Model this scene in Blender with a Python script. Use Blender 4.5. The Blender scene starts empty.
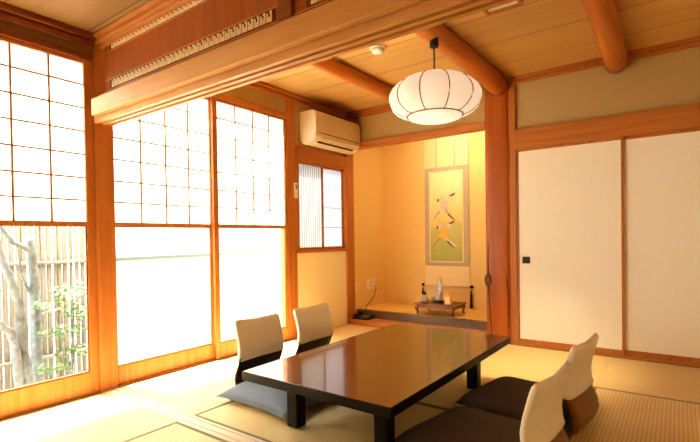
import bpy, bmesh, math, random
from mathutils import Vector, Matrix
random.seed(7)
PI = math.pi
SC = bpy.context.scene
COL = SC.collection

# ------------------------------------------------------------------ materials
def mat_base(name):
    m = bpy.data.materials.new(name); m.use_nodes = True
    nt = m.node_tree
    return m, nt, nt.nodes['Principled BSDF']

def rgba(c): return (c[0], c[1], c[2], 1.0)

def plain(name, c, rough=.6, spec=.3, metal=0., var=.06, vscale=30., bump=0., bscale=200., coat=0., emit=None, estr=0.):
    m, nt, b = mat_base(name)
    tc = nt.nodes.new('ShaderNodeTexCoord')
    n = nt.nodes.new('ShaderNodeTexNoise'); n.inputs['Scale'].default_value = vscale; n.inputs['Detail'].default_value = 4
    nt.links.new(tc.outputs['Object'], n.inputs['Vector'])
    r = nt.nodes.new('ShaderNodeValToRGB')
    r.color_ramp.elements[0].position = .3; r.color_ramp.elements[1].position = .7
    r.color_ramp.elements[0].color = rgba([x*(1-var) for x in c]); r.color_ramp.elements[1].color = rgba([min(1, x*(1+var)) for x in c])
    nt.links.new(n.outputs['Fac'], r.inputs['Fac']); nt.links.new(r.outputs['Color'], b.inputs['Base Color'])
    b.inputs['Roughness'].default_value = rough; b.inputs['Specular IOR Level'].default_value = spec
    b.inputs['Metallic'].default_value = metal; b.inputs['Coat Weight'].default_value = coat
    if bump:
        n2 = nt.nodes.new('ShaderNodeTexNoise'); n2.inputs['Scale'].default_value = bscale
        nt.links.new(tc.outputs['Object'], n2.inputs['Vector'])
        bp = nt.nodes.new('ShaderNodeBump'); bp.inputs['Strength'].default_value = bump; bp.inputs['Distance'].default_value = .002
        nt.links.new(n2.outputs['Fac'], bp.inputs['Height']); nt.links.new(bp.outputs['Normal'], b.inputs['Normal'])
    if emit:
        b.inputs['Emission Color'].default_value = rgba(emit); b.inputs['Emission Strength'].default_value = estr
    return m

def wood(name, c1, c2, axis='x', rough=.45, spec=.35, stretch=.06, scale=28., coat=0.):
    m, nt, b = mat_base(name)
    tc = nt.nodes.new('ShaderNodeTexCoord'); mp = nt.nodes.new('ShaderNodeMapping')
    s = [1, 1, 1]; s['xyz'.index(axis)] = stretch; mp.inputs['Scale'].default_value = s
    nt.links.new(tc.outputs['Object'], mp.inputs['Vector'])
    n = nt.nodes.new('ShaderNodeTexNoise'); n.inputs['Scale'].default_value = scale; n.inputs['Detail'].default_value = 6
    n.inputs['Distortion'].default_value = .25
    nt.links.new(mp.outputs['Vector'], n.inputs['Vector'])
    n3 = nt.nodes.new('ShaderNodeTexNoise'); n3.inputs['Scale'].default_value = scale*5; n3.inputs['Detail'].default_value = 3
    nt.links.new(mp.outputs['Vector'], n3.inputs['Vector'])
    mx = nt.nodes.new('ShaderNodeMath'); mx.operation = 'MULTIPLY_ADD'; mx.inputs[1].default_value = .3
    nt.links.new(n3.outputs['Fac'], mx.inputs[0])
    m2 = nt.nodes.new('ShaderNodeMath'); m2.operation = 'MULTIPLY'; m2.inputs[1].default_value = .7
    nt.links.new(n.outputs['Fac'], m2.inputs[0]); nt.links.new(m2.outputs[0], mx.inputs[2])
    r = nt.nodes.new('ShaderNodeValToRGB'); r.color_ramp.elements[0].position = .35; r.color_ramp.elements[1].position = .65
    r.color_ramp.elements[0].color = rgba(c1); r.color_ramp.elements[1].color = rgba(c2)
    nt.links.new(mx.outputs[0], r.inputs['Fac']); nt.links.new(r.outputs['Color'], b.inputs['Base Color'])
    b.inputs['Roughness'].default_value = rough; b.inputs['Specular IOR Level'].default_value = spec; b.inputs['Coat Weight'].default_value = coat
    return m

def ceiling_boards(name, c1, c2, y0, pitch):
    """boards running along X with thin dark seams at y0 + k*pitch"""
    m = wood(name, c1, c2, 'x', .5, .25, .05, 18.)
    nt = m.node_tree; b = nt.nodes['Principled BSDF']
    src = b.inputs['Base Color'].links[0].from_socket
    tc = nt.nodes.new('ShaderNodeTexCoord'); sp = nt.nodes.new('ShaderNodeSeparateXYZ')
    nt.links.new(tc.outputs['Object'], sp.inputs[0])
    a = nt.nodes.new('ShaderNodeMath'); a.operation = 'SUBTRACT'; a.inputs[1].default_value = y0 - 20*pitch
    d = nt.nodes.new('ShaderNodeMath'); d.operation = 'DIVIDE'; d.inputs[1].default_value = pitch
    f = nt.nodes.new('ShaderNodeMath'); f.operation = 'FRACT'
    lt = nt.nodes.new('ShaderNodeMath'); lt.operation = 'LESS_THAN'; lt.inputs[1].default_value = .017
    fl = nt.nodes.new('ShaderNodeMath'); fl.operation = 'FLOOR'
    wn = nt.nodes.new('ShaderNodeTexWhiteNoise'); wn.noise_dimensions = '1D'
    nt.links.new(sp.outputs['Y'], a.inputs[0]); nt.links.new(a.outputs[0], d.inputs[0]); nt.links.new(d.outputs[0], f.inputs[0])
    nt.links.new(f.outputs[0], lt.inputs[0]); nt.links.new(d.outputs[0], fl.inputs[0]); nt.links.new(fl.outputs[0], wn.inputs['W'])
    sc = nt.nodes.new('ShaderNodeMapRange'); sc.inputs['To Min'].default_value = .86; sc.inputs['To Max'].default_value = 1.08
    nt.links.new(wn.outputs['Value'], sc.inputs['Value'])
    mul = nt.nodes.new('ShaderNodeVectorMath'); mul.operation = 'SCALE'
    nt.links.new(src, mul.inputs[0]); nt.links.new(sc.outputs[0], mul.inputs['Scale'])
    mix = nt.nodes.new('ShaderNodeMix'); mix.data_type = 'RGBA'
    nt.links.new(lt.outputs[0], mix.inputs['Factor']); nt.links.new(mul.outputs[0], mix.inputs['A'])
    mix.inputs['B'].default_value = rgba([x*.35 for x in c1])
    nt.links.new(mix.outputs['Result'], b.inputs['Base Color'])
    return m

def tatami(name, axis):
    m, nt, b = mat_base(name)
    tc = nt.nodes.new('ShaderNodeTexCoord')
    w = nt.nodes.new('ShaderNodeTexWave'); w.wave_type = 'BANDS'; w.bands_direction = 'X' if axis == 'y' else 'Y'
    w.inputs['Scale'].default_value = 17.; w.inputs['Distortion'].default_value = .5; w.inputs['Detail'].default_value = 2
    nt.links.new(tc.outputs['Object'], w.inputs['Vector'])
    n = nt.nodes.new('ShaderNodeTexNoise'); n.inputs['Scale'].default_value = 3.; n.inputs['Detail'].default_value = 5
    nt.links.new(tc.outputs['Object'], n.inputs['Vector'])
    mp = nt.nodes.new('ShaderNodeMapping'); mp.inputs['Scale'].default_value = (25, 300, 25) if axis == 'y' else (300, 25, 25)
    nt.links.new(tc.outputs['Object'], mp.inputs['Vector'])
    n2 = nt.nodes.new('ShaderNodeTexNoise'); n2.inputs['Scale'].default_value = 1.
    nt.links.new(mp.outputs['Vector'], n2.inputs['Vector'])
    s = nt.nodes.new('ShaderNodeMath'); s.operation = 'MULTIPLY_ADD'; s.inputs[1].default_value = .55
    nt.links.new(w.outputs['Fac'], s.inputs[0])
    s2 = nt.nodes.new('ShaderNodeMath'); s2.operation = 'MULTIPLY'; s2.inputs[1].default_value = .5
    nt.links.new(n.outputs['Fac'], s2.inputs[0]); nt.links.new(s2.outputs[0], s.inputs[2])
    s3 = nt.nodes.new('ShaderNodeMath'); s3.operation = 'MULTIPLY_ADD'; s3.inputs[1].default_value = .25
    nt.links.new(n2.outputs['Fac'], s3.inputs[0]); nt.links.new(s.outputs[0], s3.inputs[2])
    r = nt.nodes.new('ShaderNodeValToRGB'); r.color_ramp.elements[0].position = .25; r.color_ramp.elements[1].position = .85
    r.color_ramp.elements[0].color = rgba((.56, .385, .155)); r.color_ramp.elements[1].color = rgba((.76, .555, .26))
    nt.links.new(s3.outputs[0], r.inputs['Fac']); nt.links.new(r.outputs['Color'], b.inputs['Base Color'])
    b.inputs['Roughness'].default_value = .5; b.inputs['Specular IOR Level'].default_value = .35
    bp = nt.nodes.new('ShaderNodeBump'); bp.inputs['Strength'].default_value = .25; bp.inputs['Distance'].default_value = .002
    nt.links.new(w.outputs['Fac'], bp.inputs['Height']); nt.links.new(bp.outputs['Normal'], b.inputs['Normal'])
    return m

def paper(name, c, trans=.6, emit=0.):
    """shoji paper: half diffuse, half translucent"""
    m = bpy.data.materials.new(name); m.use_nodes = True; nt = m.node_tree
    nt.nodes.remove(nt.nodes['Principled BSDF']); out = nt.nodes['Material Output']
    tc = nt.nodes.new('ShaderNodeTexCoord'); n = nt.nodes.new('ShaderNodeTexNoise'); n.inputs['Scale'].default_value = 60; n.inputs['Detail'].default_value = 6
    nt.links.new(tc.outputs['Object'], n.inputs['Vector'])
    r = nt.nodes.new('ShaderNodeValToRGB'); r.color_ramp.elements[0].color = rgba([x*.95 for x in c]); r.color_ramp.elements[1].color = rgba(c)
    nt.links.new(n.outputs['Fac'], r.inputs['Fac'])
    d = nt.nodes.new('ShaderNodeBsdfDiffuse'); t = nt.nodes.new('ShaderNodeBsdfTranslucent'); mx = nt.nodes.new('ShaderNodeMixShader')
    nt.links.new(r.outputs['Color'], d.inputs['Color']); nt.links.new(r.outputs['Color'], t.inputs['Color'])
    mx.inputs[0].default_value = trans
    nt.links.new(d.outputs[0], mx.inputs[1]); nt.links.new(t.outputs[0], mx.inputs[2])
    last = mx.outputs[0]
    if emit:
        e = nt.nodes.new('ShaderNodeEmission'); e.inputs['Color'].default_value = rgba(c); e.inputs['Strength'].default_value = emit
        ad = nt.nodes.new('ShaderNodeAddShader'); nt.links.new(last, ad.inputs[0]); nt.links.new(e.outputs[0], ad.inputs[1]); last = ad.outputs[0]
    nt.links.new(last, out.inputs['Surface'])
    return m

def glass(name, tint=(.97, .99, .98), ribs=False):
    m = bpy.data.materials.new(name); m.use_nodes = True; nt = m.node_tree
    nt.nodes.remove(nt.nodes['Principled BSDF']); out = nt.nodes['Material Output']
    t = nt.nodes.new('ShaderNodeBsdfTransparent'); t.inputs['Color'].default_value = rgba(tint)
    g = nt.nodes.new('ShaderNodeBsdfGlossy'); g.inputs['Roughness'].default_value = .03
    lw = nt.nodes.new('ShaderNodeLayerWeight'); lw.inputs['Blend'].default_value = .5
    pw = nt.nodes.new('ShaderNodeMath'); pw.operation = 'POWER'; pw.inputs[1].default_value = 4.
    f = nt.nodes.new('ShaderNodeMath'); f.operation = 'MULTIPLY_ADD'; f.inputs[1].default_value = .6; f.inputs[2].default_value = .02
    nt.links.new(lw.outputs['Facing'], pw.inputs[0]); nt.links.new(pw.outputs[0], f.inputs[0])
    mx = nt.nodes.new('ShaderNodeMixShader')
    nt.links.new(f.outputs[0], mx.inputs[0]); nt.links.new(t.outputs[0], mx.inputs[1]); nt.links.new(g.outputs[0], mx.inputs[2])
    nt.links.new(mx.outputs[0], out.inputs['Surface'])
    return m

def ribbed(name, c1, c2):
    m = paper(name, c1, .6); nt = m.node_tree
    r = [n for n in nt.nodes if n.type == 'VALTORGB'][0]
    w = nt.nodes.new('ShaderNodeTexWave'); w.bands_direction = 'Y'; w.inputs['Scale'].default_value = 9.
    tc = [n for n in nt.nodes if n.type == 'TEX_COORD'][0]
    nt.links.new(tc.outputs['Object'], w.inputs['Vector']); nt.links.new(w.outputs['Fac'], r.inputs['Fac'])
    r.color_ramp.elements[0].color = rgba(c2); r.color_ramp.elements[1].color = rgba(c1)
    return m

def painting_mat():
    m, nt, b = mat_base('painted_silk')
    tc = nt.nodes.new('ShaderNodeTexCoord'); sp = nt.nodes.new('ShaderNodeSeparateXYZ'); nt.links.new(tc.outputs['Object'], sp.inputs[0])
    n = nt.nodes.new('ShaderNodeTexNoise'); n.inputs['Scale'].default_value = 7.; n.inputs['Detail'].default_value = 5
    nt.links.new(tc.outputs['Object'], n.inputs['Vector'])
    mr = nt.nodes.new('ShaderNodeMapRange'); mr.inputs['From Min'].default_value = .69; mr.inputs['From Max'].default_value = 1.76
    nt.links.new(sp.outputs['Z'], mr.inputs['Value'])
    ad = nt.nodes.new('ShaderNodeMath'); ad.operation = 'MULTIPLY_ADD'; ad.inputs[1].default_value = .35
    nt.links.new(n.outputs['Fac'], ad.inputs[0]); nt.links.new(mr.outputs[0], ad.inputs[2])
    r = nt.nodes.new('ShaderNodeValToRGB'); e = r.color_ramp.elements
    e[0].position = .15; e[0].color = (.42, .44, .15, 1); e[1].position = 1.1; e[1].color = (.88, .78, .45, 1)
    k = e.new(.5); k.color = (.56, .54, .21, 1); k = e.new(.72); k.color = (.82, .67, .29, 1)
    nt.links.new(ad.outputs[0], r.inputs['Fac']); nt.links.new(r.outputs['Color'], b.inputs['Base Color'])
    b.inputs['Roughness'].default_value = .8; b.inputs['Specular IOR Level'].default_value = .1
    return m

A, B = (.42, .145, .032), (.54, .21, .055)
M = dict(
    woodx=wood('cedar_along_x', A, B, 'x'), woody=wood('cedar_along_y', A, B, 'y'), woodz=wood('cedar_upright', A, B, 'z'),
    dark=wood('darkened_cedar', (.19, .05, .009), (.27, .08, .016), 'y'), darkx=wood('darkened_cedar_x', (.19, .05, .009), (.27, .08, .016), 'x'),
    pale=wood('pale_cypress', (.47, .23, .075), (.56, .29, .105), 'x'), sill=wood('worn_sill', (.66, .50, .33), (.76, .60, .42), 'x'), paley=wood('pale_cypress_y', (.62, .36, .14), (.74, .46, .2), 'y'),
    log=wood('peeled_log', (.46, .145, .025), (.58, .20, .04), 'y', .35),
    pillar=wood('pillar_wood', (.34, .082, .014), (.47, .135, .026), 'z', .35, stretch=.05, scale=16),
    pillar_dark=plain('pillar_crack', (.12, .03, .008), .6), knot=wood('knot_wood', (.10, .035, .012), (.3, .1, .03), 'x', stretch=.5),
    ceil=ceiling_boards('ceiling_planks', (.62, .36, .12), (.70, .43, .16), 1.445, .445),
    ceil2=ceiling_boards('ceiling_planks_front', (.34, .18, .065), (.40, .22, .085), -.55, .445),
    plaster=plain('earth_plaster', (.50, .36, .17), .9, .1, var=.05, vscale=80, bump=.2),
    plaster_pale=plain('pale_earth_plaster', (.88, .76, .48), .9, .1, var=.04, vscale=80, bump=.2),
    toko=plain('ochre_plaster', (.80, .58, .25), .9, .1, var=.03, vscale=80, bump=.15),
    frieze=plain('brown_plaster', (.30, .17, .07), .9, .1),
    fusuma=plain('fusuma_paper', (.92, .86, .75), .7, .15, var=.015, vscale=120),
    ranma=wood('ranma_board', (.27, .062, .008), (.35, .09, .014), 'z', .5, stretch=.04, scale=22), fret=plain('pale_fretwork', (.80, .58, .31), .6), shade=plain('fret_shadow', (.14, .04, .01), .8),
    tat_x=tatami('tatami_along_x', 'x'), tat_y=tatami('tatami_along_y', 'y'), tokomat=plain('alcove_straw', (.78, .52, .18), .6, .2, vscale=90), heri=plain('tatami_binding', (.22, .215, .13), .8, .1, var=.15, vscale=160),
    subfloor=plain('floor_base', (.4, .3, .16), .8),
    shoji=paper('shoji_paper', (.66, .73, .73), .72), glass=glass('window_glass'), rib=ribbed('ribbed_glass', (.50, .51, .52), (.24, .24, .235)), frost=ribbed('frosted_glass', (.46, .46, .48), (.36, .36, .385)),
    lacquer=wood('brown_lacquer', (.11, .042, .010), (.145, .058, .015), 'y', .17, .8, coat=.5), black=plain('black_lacquer', (.012, .009, .007), .35, .2),
    cover=plain('cream_cloth', (.86, .79, .69), .95, .05, var=.03, vscale=60, bump=.3, bscale=400), shell=wood('walnut_ply', (.16, .062, .016), (.26, .11, .032), 'y', .4, scale=22),
    lining=plain('brown_lining', (.055, .036, .024), .5), shell_dark=plain('dark_ply', (.022, .017, .014), .5), cush=plain('charcoal_cloth', (.11, .092, .078), .9, .1, var=.12, vscale=180, bump=.3, bscale=500),
    cush_window_lit=plain('window_lit_cloth', (.20, .23, .28), .9, .1, var=.12, vscale=180, bump=.3, bscale=500),  # same grey cloth with the bluish window light put into its colour
    ac=plain('cream_plastic', (.78, .67, .50), .45, .4, var=.01), slot=plain('dark_slot', (.05, .03, .02), .6), white=plain('white_plastic', (.82, .76, .66), .4, .4, var=.01),
    blackpl=plain('black_plastic', (.014, .013, .013), .4, .4), grey=plain('grey_plastic', (.35, .34, .3), .5),
    lamp=paper('lantern_paper', (.93, .89, .84), .5), wire=plain('lantern_rib', (.20, .085, .03), .6), metal=plain('steel', (.6, .58, .54), .35, .5, 1.),
    silk=plain('grey_silk', (.52, .42, .30), .85, .1, var=.05, vscale=90), scroll=plain('cream_silk', (.84, .66, .36), .85, .1, var=.03), paint=painting_mat(),
    bird_w=plain('white_pigment', (.74, .62, .50), .9, .05, var=.15), bird_d=plain('brown_pigment', (.20, .10, .06), .9, .05), bird_y=plain('yellow_pigment', (.82, .50, .08), .9, .05),
    redwood=wood('red_lacquer_wood', (.16, .035, .01), (.26, .06, .018), 'x', .25, .5), kama=plain('dark_sill_lacquer', (.15, .085, .045), .18, .6), board=wood('toko_board', (.55, .2, .05), (.66, .27, .08), 'x', .35),
    ceramic=plain('grey_ceramic', (.62, .58, .55), .4, .4, var=.25, vscale=40), cdark=plain('dark_stand', (.04, .03, .025), .5), jar=plain('pale_jar', (.62, .55, .44), .3, .5), amber=plain('amber_box', (.85, .5, .16), .5), amber_l=plain('amber_band', (.93, .75, .42), .5),
    bamboo=wood('split_bamboo', (.105, .092, .072), (.16, .14, .108), 'z', .5), stucco=plain('white_stucco', (.38, .39, .39), .9, .1), rail=plain('grey_rail', (.07, .09, .09), .7),
    bark=plain('pale_bark', (.125, .145, .148), .9, .1, var=.25, vscale=25), leaf=plain('maple_leaf', (.12, .21, .095), .6, .2, var=.2, vscale=15), soil=plain('garden_gravel', (.55, .53, .47), .95, .1, var=.2, vscale=60),
)

# ------------------------------------------------------------------ mesh helpers
def box(bm, x0, x1, y0, y1, z0, z1, bev=0., seg=1, rot=None, mi=0):
    r = bmesh.ops.create_cube(bm, size=1.)
    vs = r['verts']
    bmesh.ops.scale(bm, verts=vs, vec=(x1-x0, y1-y0, z1-z0))
    fs = list({f for v in vs for f in v.link_faces})
    for f in fs: f.material_index = mi
    if bev:
        es = list({e for v in vs for e in v.link_edges})
        rr = bmesh.ops.bevel(bm, geom=es, offset=bev, segments=seg, affect='EDGES', profile=.5)
        vs = list({v for f in rr['faces'] for v in f.verts} | {v for v in vs if v.is_valid})
        for f in rr['faces']: f.material_index = mi
    if rot: bmesh.ops.rotate(bm, verts=vs, cent=(0, 0, 0), matrix=Matrix.Rotation(rot[1], 3, rot[0]))
    bmesh.ops.translate(bm, verts=vs, vec=((x0+x1)/2, (y0+y1)/2, (z0+z1)/2))
    return vs

def ring(bm, pts): return [bm.verts.new(p) for p in pts]
def bridge(bm, a, b, mi=0):
    n = len(a)
    for i in range(n):
        f = bm.faces.new((a[i], a[(i+1) % n], b[(i+1) % n], b[i])); f.material_index = mi; f.smooth = True
def cap(bm, a, flip=False, mi=0):
    f = bm.faces.new(a[::-1] if flip else a); f.material_index = mi

def lathe(bm, prof, n=24, c=(0, 0, 0), lobes=0, amp=0., caps=True, mi=0):
    prev = None; first = None
    for r, z in prof:
        pts = []
        for i in range(n):
            t = 2*PI*i/n
            rr = r*(1 + amp*(abs(math.sin(lobes*t/2)) - .5)) if lobes else r
            pts.append((c[0]+rr*math.cos(t), c[1]+rr*math.sin(t), c[2]+z))
        cur = ring(bm, pts)
        if prev: bridge(bm, prev, cur, mi)
        else: first = cur
        prev = cur
    if caps: cap(bm, first, True, mi); cap(bm, prev, False, mi)

def tube(bm, path, radii, n=10, mi=0, caps=True):
    path = [Vector(p) for p in path]
    if not hasattr(radii, '__len__'): radii = [radii]*len(path)
    prev = None; up = Vector((.13, .21, .97)).normalized()
    for i, p in enumerate(path):
        d = (path[min(i+1, len(path)-1)] - path[max(i-1, 0)]).normalized()
        a = d.cross(up if abs(d.dot(up)) < .95 else Vector((1, 0, 0))).normalized(); b = d.cross(a)
        cur = ring(bm, [p + (a*math.cos(2*PI*k/n) + b*math.sin(2*PI*k/n))*radii[i] for k in range(n)])
        if prev: bridge(bm, prev, cur, mi)
        elif caps: cap(bm, cur, True, mi)
        prev = cur
    if caps: cap(bm, prev, False, mi)

def extrude_profile(bm, prof, axis, a0, a1, mi=0, smooth=False):
    """prof: closed list of 2D points in the other two axes (xyz order), extruded along axis"""
    def P(p, a):
        if axis == 'x': return (a, p[0], p[1])
        if axis == 'y': return (p[0], a, p[1])
        return (p[0], p[1], a)
    r0 = ring(bm, [P(p, a0) for p in prof]); r1 = ring(bm, [P(p, a1) for p in prof])
    bridge(bm, r0, r1, mi); cap(bm, r0, True, mi); cap(bm, r1, False, mi)
    if not smooth:
        for f in bm.faces: f.smooth = False

def link(name, bm, mats, parent=None, smooth=None, kind=None):
    me = bpy.data.meshes.new(name)
    bmesh.ops.recalc_face_normals(bm, faces=bm.faces[:])
    if smooth is not None:
        for f in bm.faces: f.smooth = smooth
    bm.to_mesh(me); bm.free()
    for m in (mats if isinstance(mats, (list, tuple)) else [mats]): me.materials.append(m)
    o = bpy.data.objects.new(name, me); COL.objects.link(o)
    if parent is not None: o.parent = parent; o.matrix_parent_inverse = Matrix.Identity(4)
    if kind: o['kind'] = kind
    return o

def tag(o, label, cat, group=None, kind=None):
    o['label'] = label; o['category'] = cat
    if group: o['group'] = group
    if kind: o['kind'] = kind
    return o

def empty(name, label, cat, loc=(0, 0, 0), rz=0., group=None):
    o = bpy.data.objects.new(name, None); COL.objects.link(o); o.location = loc; o.rotation_euler = (0, 0, rz)
    o.empty_display_size = .05
    return tag(o, label, cat, group)

def sbox(name, ext, m, bev=.003, parent=None, kind='structure', label=None, cat='trim'):
    bm = bmesh.new(); box(bm, *ext, bev=bev)
    o = link(name, bm, m, parent, kind=None if parent is not None else kind)
    if label: o['label'] = label; o['category'] = cat
    return o

def copy_tree(o, parent=None):
    c = o.copy(); COL.objects.link(c); c.parent = parent
    for ch in list(o.children): copy_tree(ch, c)
    return c

D = 2.737          # front plane of the back wall
ZC, ZC2 = 2.42, 2.335

# ------------------------------------------------------------------ floor, tatami, threshold
tag(sbox('floor', (-.10, 4.4, -2.6, 2.88, -.16, -.052), M['subfloor'], 0), 'plain base under the tatami mats', 'floor')
trim_no = [0]
def trim(ext, m, label, bev=.004, fn=None):
    trim_no[0] += 1
    bm = bmesh.new()
    if fn: fn(bm)
    else: box(bm, *ext, bev=bev, seg=2)
    o = link('trim_%d' % trim_no[0], bm, m, kind='structure'); o['label'] = label; o['category'] = 'trim'
    return o

def mat_tatami(x0, x1, y0, y1, label, sides=(-1, 1)):
    g = .0004; lx = (x1-x0) > (y1-y0)
    o = empty('tatami_mat', label, 'tatami mat', ((x0+x1)/2, (y0+y1)/2, -.05), group='tatami mats')
    hx, hy = (x1-x0)/2-g, (y1-y0)/2-g
    bm = bmesh.new(); box(bm, -hx, hx, -hy, hy, 0, .05, bev=.0004); link('woven_surface', bm, M['tat_x' if lx else 'tat_y'], o)
    for s in sides:
        bm = bmesh.new()
        if lx: box(bm, -hx, hx, s*hy-(.018 if s > 0 else .0005), s*hy+(.0005 if s > 0 else .018), .03, .0512)
        else: box(bm, s*hx-(.018 if s > 0 else .0005), s*hx+(.0005 if s > 0 else .018), -hy, hy, .03, .0512)
        link('cloth_binding', bm, M['heri'], o)
    return o
S = .052
mat_tatami(.012, .88, S, 1.80, 'tatami mat along the windows, behind the threshold, under the leftmost chairs')
mat_tatami(.88, 2.645, S, .925, 'tatami mat under the near half of the low table, next to the threshold')
mat_tatami(.88, 2.645, .925, 1.80, 'tatami mat under the far half of the low table', (-1,))
mat_tatami(2.645, 3.53, S, 1.80, 'tatami mat behind the two backrests on the right, its ribs running away')
mat_tatami(.012, .88, 1.80, 2.70, 'half-size tatami mat in the corner below the small window', (1,))
mat_tatami(.88, 2.645, 1.80, 2.70, 'brightly lit tatami mat between the alcove step and the table end', (1,))
mat_tatami(2.645, 4.29, 1.80, 2.70, 'tatami mat along the foot of the second sliding door')
mat_tatami(.012, .88, -1.80, -S, 'sunlit tatami mat in front of the threshold beside the garden window')
mat_tatami(.88, 2.645, -.925, -S, 'tatami mat with a green binding, in front of the threshold')

mat_tatami(.88, 2.645, -1.80, -.925, 'tatami mat in the nearer room, second from the threshold')
def thr(bm):
    for a, b, z in ((-.05, -.032, .002), (-.032, -.016, -.003), (-.016, .016, .002), (.016, .032, -.003), (.032, .05, .002)):
        box(bm, .012, 3.56, a, b, -.052, z)
def thr_groove(bm):
    for a, b in ((-.032, -.027), (.027, .032)): box(bm, .012, 3.56, a, b, -.04, -.0022)
t = trim(None, [M['sill'], M['woodx']], 'pale wooden threshold with two grooves across the floor', fn=thr)

# ------------------------------------------------------------------ left wall: posts, windows, plaster
trim((-.10, .012, -.058, .056, -.10, 2.50), M['woodz'], 'square post between the two glazed windows, under the transom beam')
trim((-.10, .012, 1.74, 1.862, -.10, 2.48), M['woodz'], 'square post left of the small window')
trim((-.10, .03, 2.70, 2.825, -.10, 2.48), M['woodz'], 'corner post of the alcove')
trim((-.10, .012, -2.6, -1.86, -.10, 2.34), M['plaster'], 'plastered wall end')

RZ = (1.26, 1.405, 1.555, 1.705, 1.855, 2.005)
def sash(parent, y0, y1, x, sl=.05, sr=.05, bottom=.13):
    """one sliding sash: paper screen above, clear glass below"""
    bm = bmesh.new()
    box(bm, x-.015, x+.015, y0, y0+sl, .008, 2.165, .002); box(bm, x-.015, x+.015, y1-sr, y1, .008, 2.165, .002)
    box(bm, x-.0145, x+.0145, y0+sl, y1-sr, .008, bottom, .002)
    box(bm, x-.014, x+.014, y0+sl, y1-sr, 1.088, 1.122, .002); box(bm, x-.014, x+.014, y0+sl, y1-sr, 2.14, 2.165, .002)
    fr = link('sash_frame', bm, M['woodz'], parent)
    bm = bmesh.new(); box(bm, x-.002, x+.002, y0+sl, y1-sr, bottom, 1.088); link('glass_pane', bm, M['glass'], fr)
    bm = bmesh.new(); box(bm, x-.008, x+.010, y0+sl, y1-sr, bottom, bottom+.008); box(bm, x-.008, x+.010, y1-sr-.007, y1-sr, bottom+.008, 1.088); link('glazing_bead', bm, M['dark'], fr)
    bm = bmesh.new(); box(bm, x-.006, x-.004, y0+sl, y1-sr, 1.122, 2.14); link('paper_screen', bm, M['shoji'], fr)
    bm = bmesh.new(); w = y1-sr-y0-sl
    for k in range(1, 4): box(bm, x-.003, x+.006, y0+sl+w*k/4-.006, y0+sl+w*k/4+.006, 1.122, 2.14)
    for z in RZ: box(bm, x-.0025, x+.0055, y0+sl, y1-sr, z-.0055, z+.0055)
    link('lattice', bm, M['pale'], fr)
def window(n, label):
    o = bpy.data.objects.new('window_%d' % n, None); COL.objects.link(o); o['kind'] = 'structure'; o['label'] = label; o['category'] = 'window'
    return o
w1 = window(1, 'window with paper lattice above and garden glass below, left of the post')
sash(w1, -.957, -.058, -.014, .055, .055, .145); sash(w1, -1.86, -.95, -.05, .055, .055, .145)
w2 = window(2, 'wide two-panel window with paper lattice above and bright glass below')
sash(w2, .056, .918, -.04, .026, .052); sash(w2, .874, 1.74, -.009, .046, .03)
bm = bmesh.new(); box(bm, -.09, .004, -1.86, -.058, -.05, .008, .002); link('sill', bm, M['woody'], w1)
bm = bmesh.new(); box(bm, -.09, .004, .056, 1.74, -.05, .008, .002); link('sill', bm, M['woody'], w2)

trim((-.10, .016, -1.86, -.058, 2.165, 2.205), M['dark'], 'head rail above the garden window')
trim((-.10, .016, .056, 1.74, 2.165, 2.215), M['woody'], 'head rail above the wide window')
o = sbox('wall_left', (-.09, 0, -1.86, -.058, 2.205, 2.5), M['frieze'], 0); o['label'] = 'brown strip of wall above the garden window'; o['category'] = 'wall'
def wl(bm):
    box(bm, -.09, 0, .056, 1.74, 2.215, 2.5)
    box(bm, -.09, 0, 1.862, 2.70, 1.915, 2.5)
    box(bm, -.09, 0, 1.862, 2.70, -.10, .844)
    box(bm, -.09, 0, 2.825, 3.62, -.10, 2.5)
bm = bmesh.new(); wl(bm)
for f in bm.faces:
    c = f.calc_center_median(); f.material_index = 2 if c.y > 2.8 else (1 if c.z < .9 else 0)
o = link('wall_left_far', bm, [M['plaster'], M['plaster_pale'], M['toko']], kind='structure'); o['label'] = 'plaster above the wide window and around the small window'; o['category'] = 'wall'

def moulding(x0, x1, y0, y1, z0, z1, side, m, label):
    """stepped ceiling moulding; side = direction it projects"""
    def fn(bm):
        h = z1-z0
        for k, (a, b, pr) in enumerate(((0, .42, .55), (.42, .55, .45), (.55, 1, 1.))):
            ext = [x0, x1, y0, y1, z0+h*a, z0+h*b]
            if side == '+x': ext[1] = x0+(x1-x0)*pr
            elif side == '-y': ext[2] = y1-(y1-y0)*pr
            box(bm, *ext, bev=.003)
    return trim(None, m, label, fn=fn)
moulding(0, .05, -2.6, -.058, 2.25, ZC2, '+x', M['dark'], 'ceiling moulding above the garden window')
moulding(0, .05, .056, 2.70, 2.35, ZC, '+x', M['woody'], 'ceiling moulding above the wide window')
moulding(.05, 1.60, 2.69, D, 2.35, ZC, '-y', M['woodx'], 'ceiling moulding above the alcove beam')
moulding(1.90, 4.3, 2.69, D, 2.36, ZC, '-y', M['woodx'], 'ceiling moulding above the sliding doors')

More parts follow.
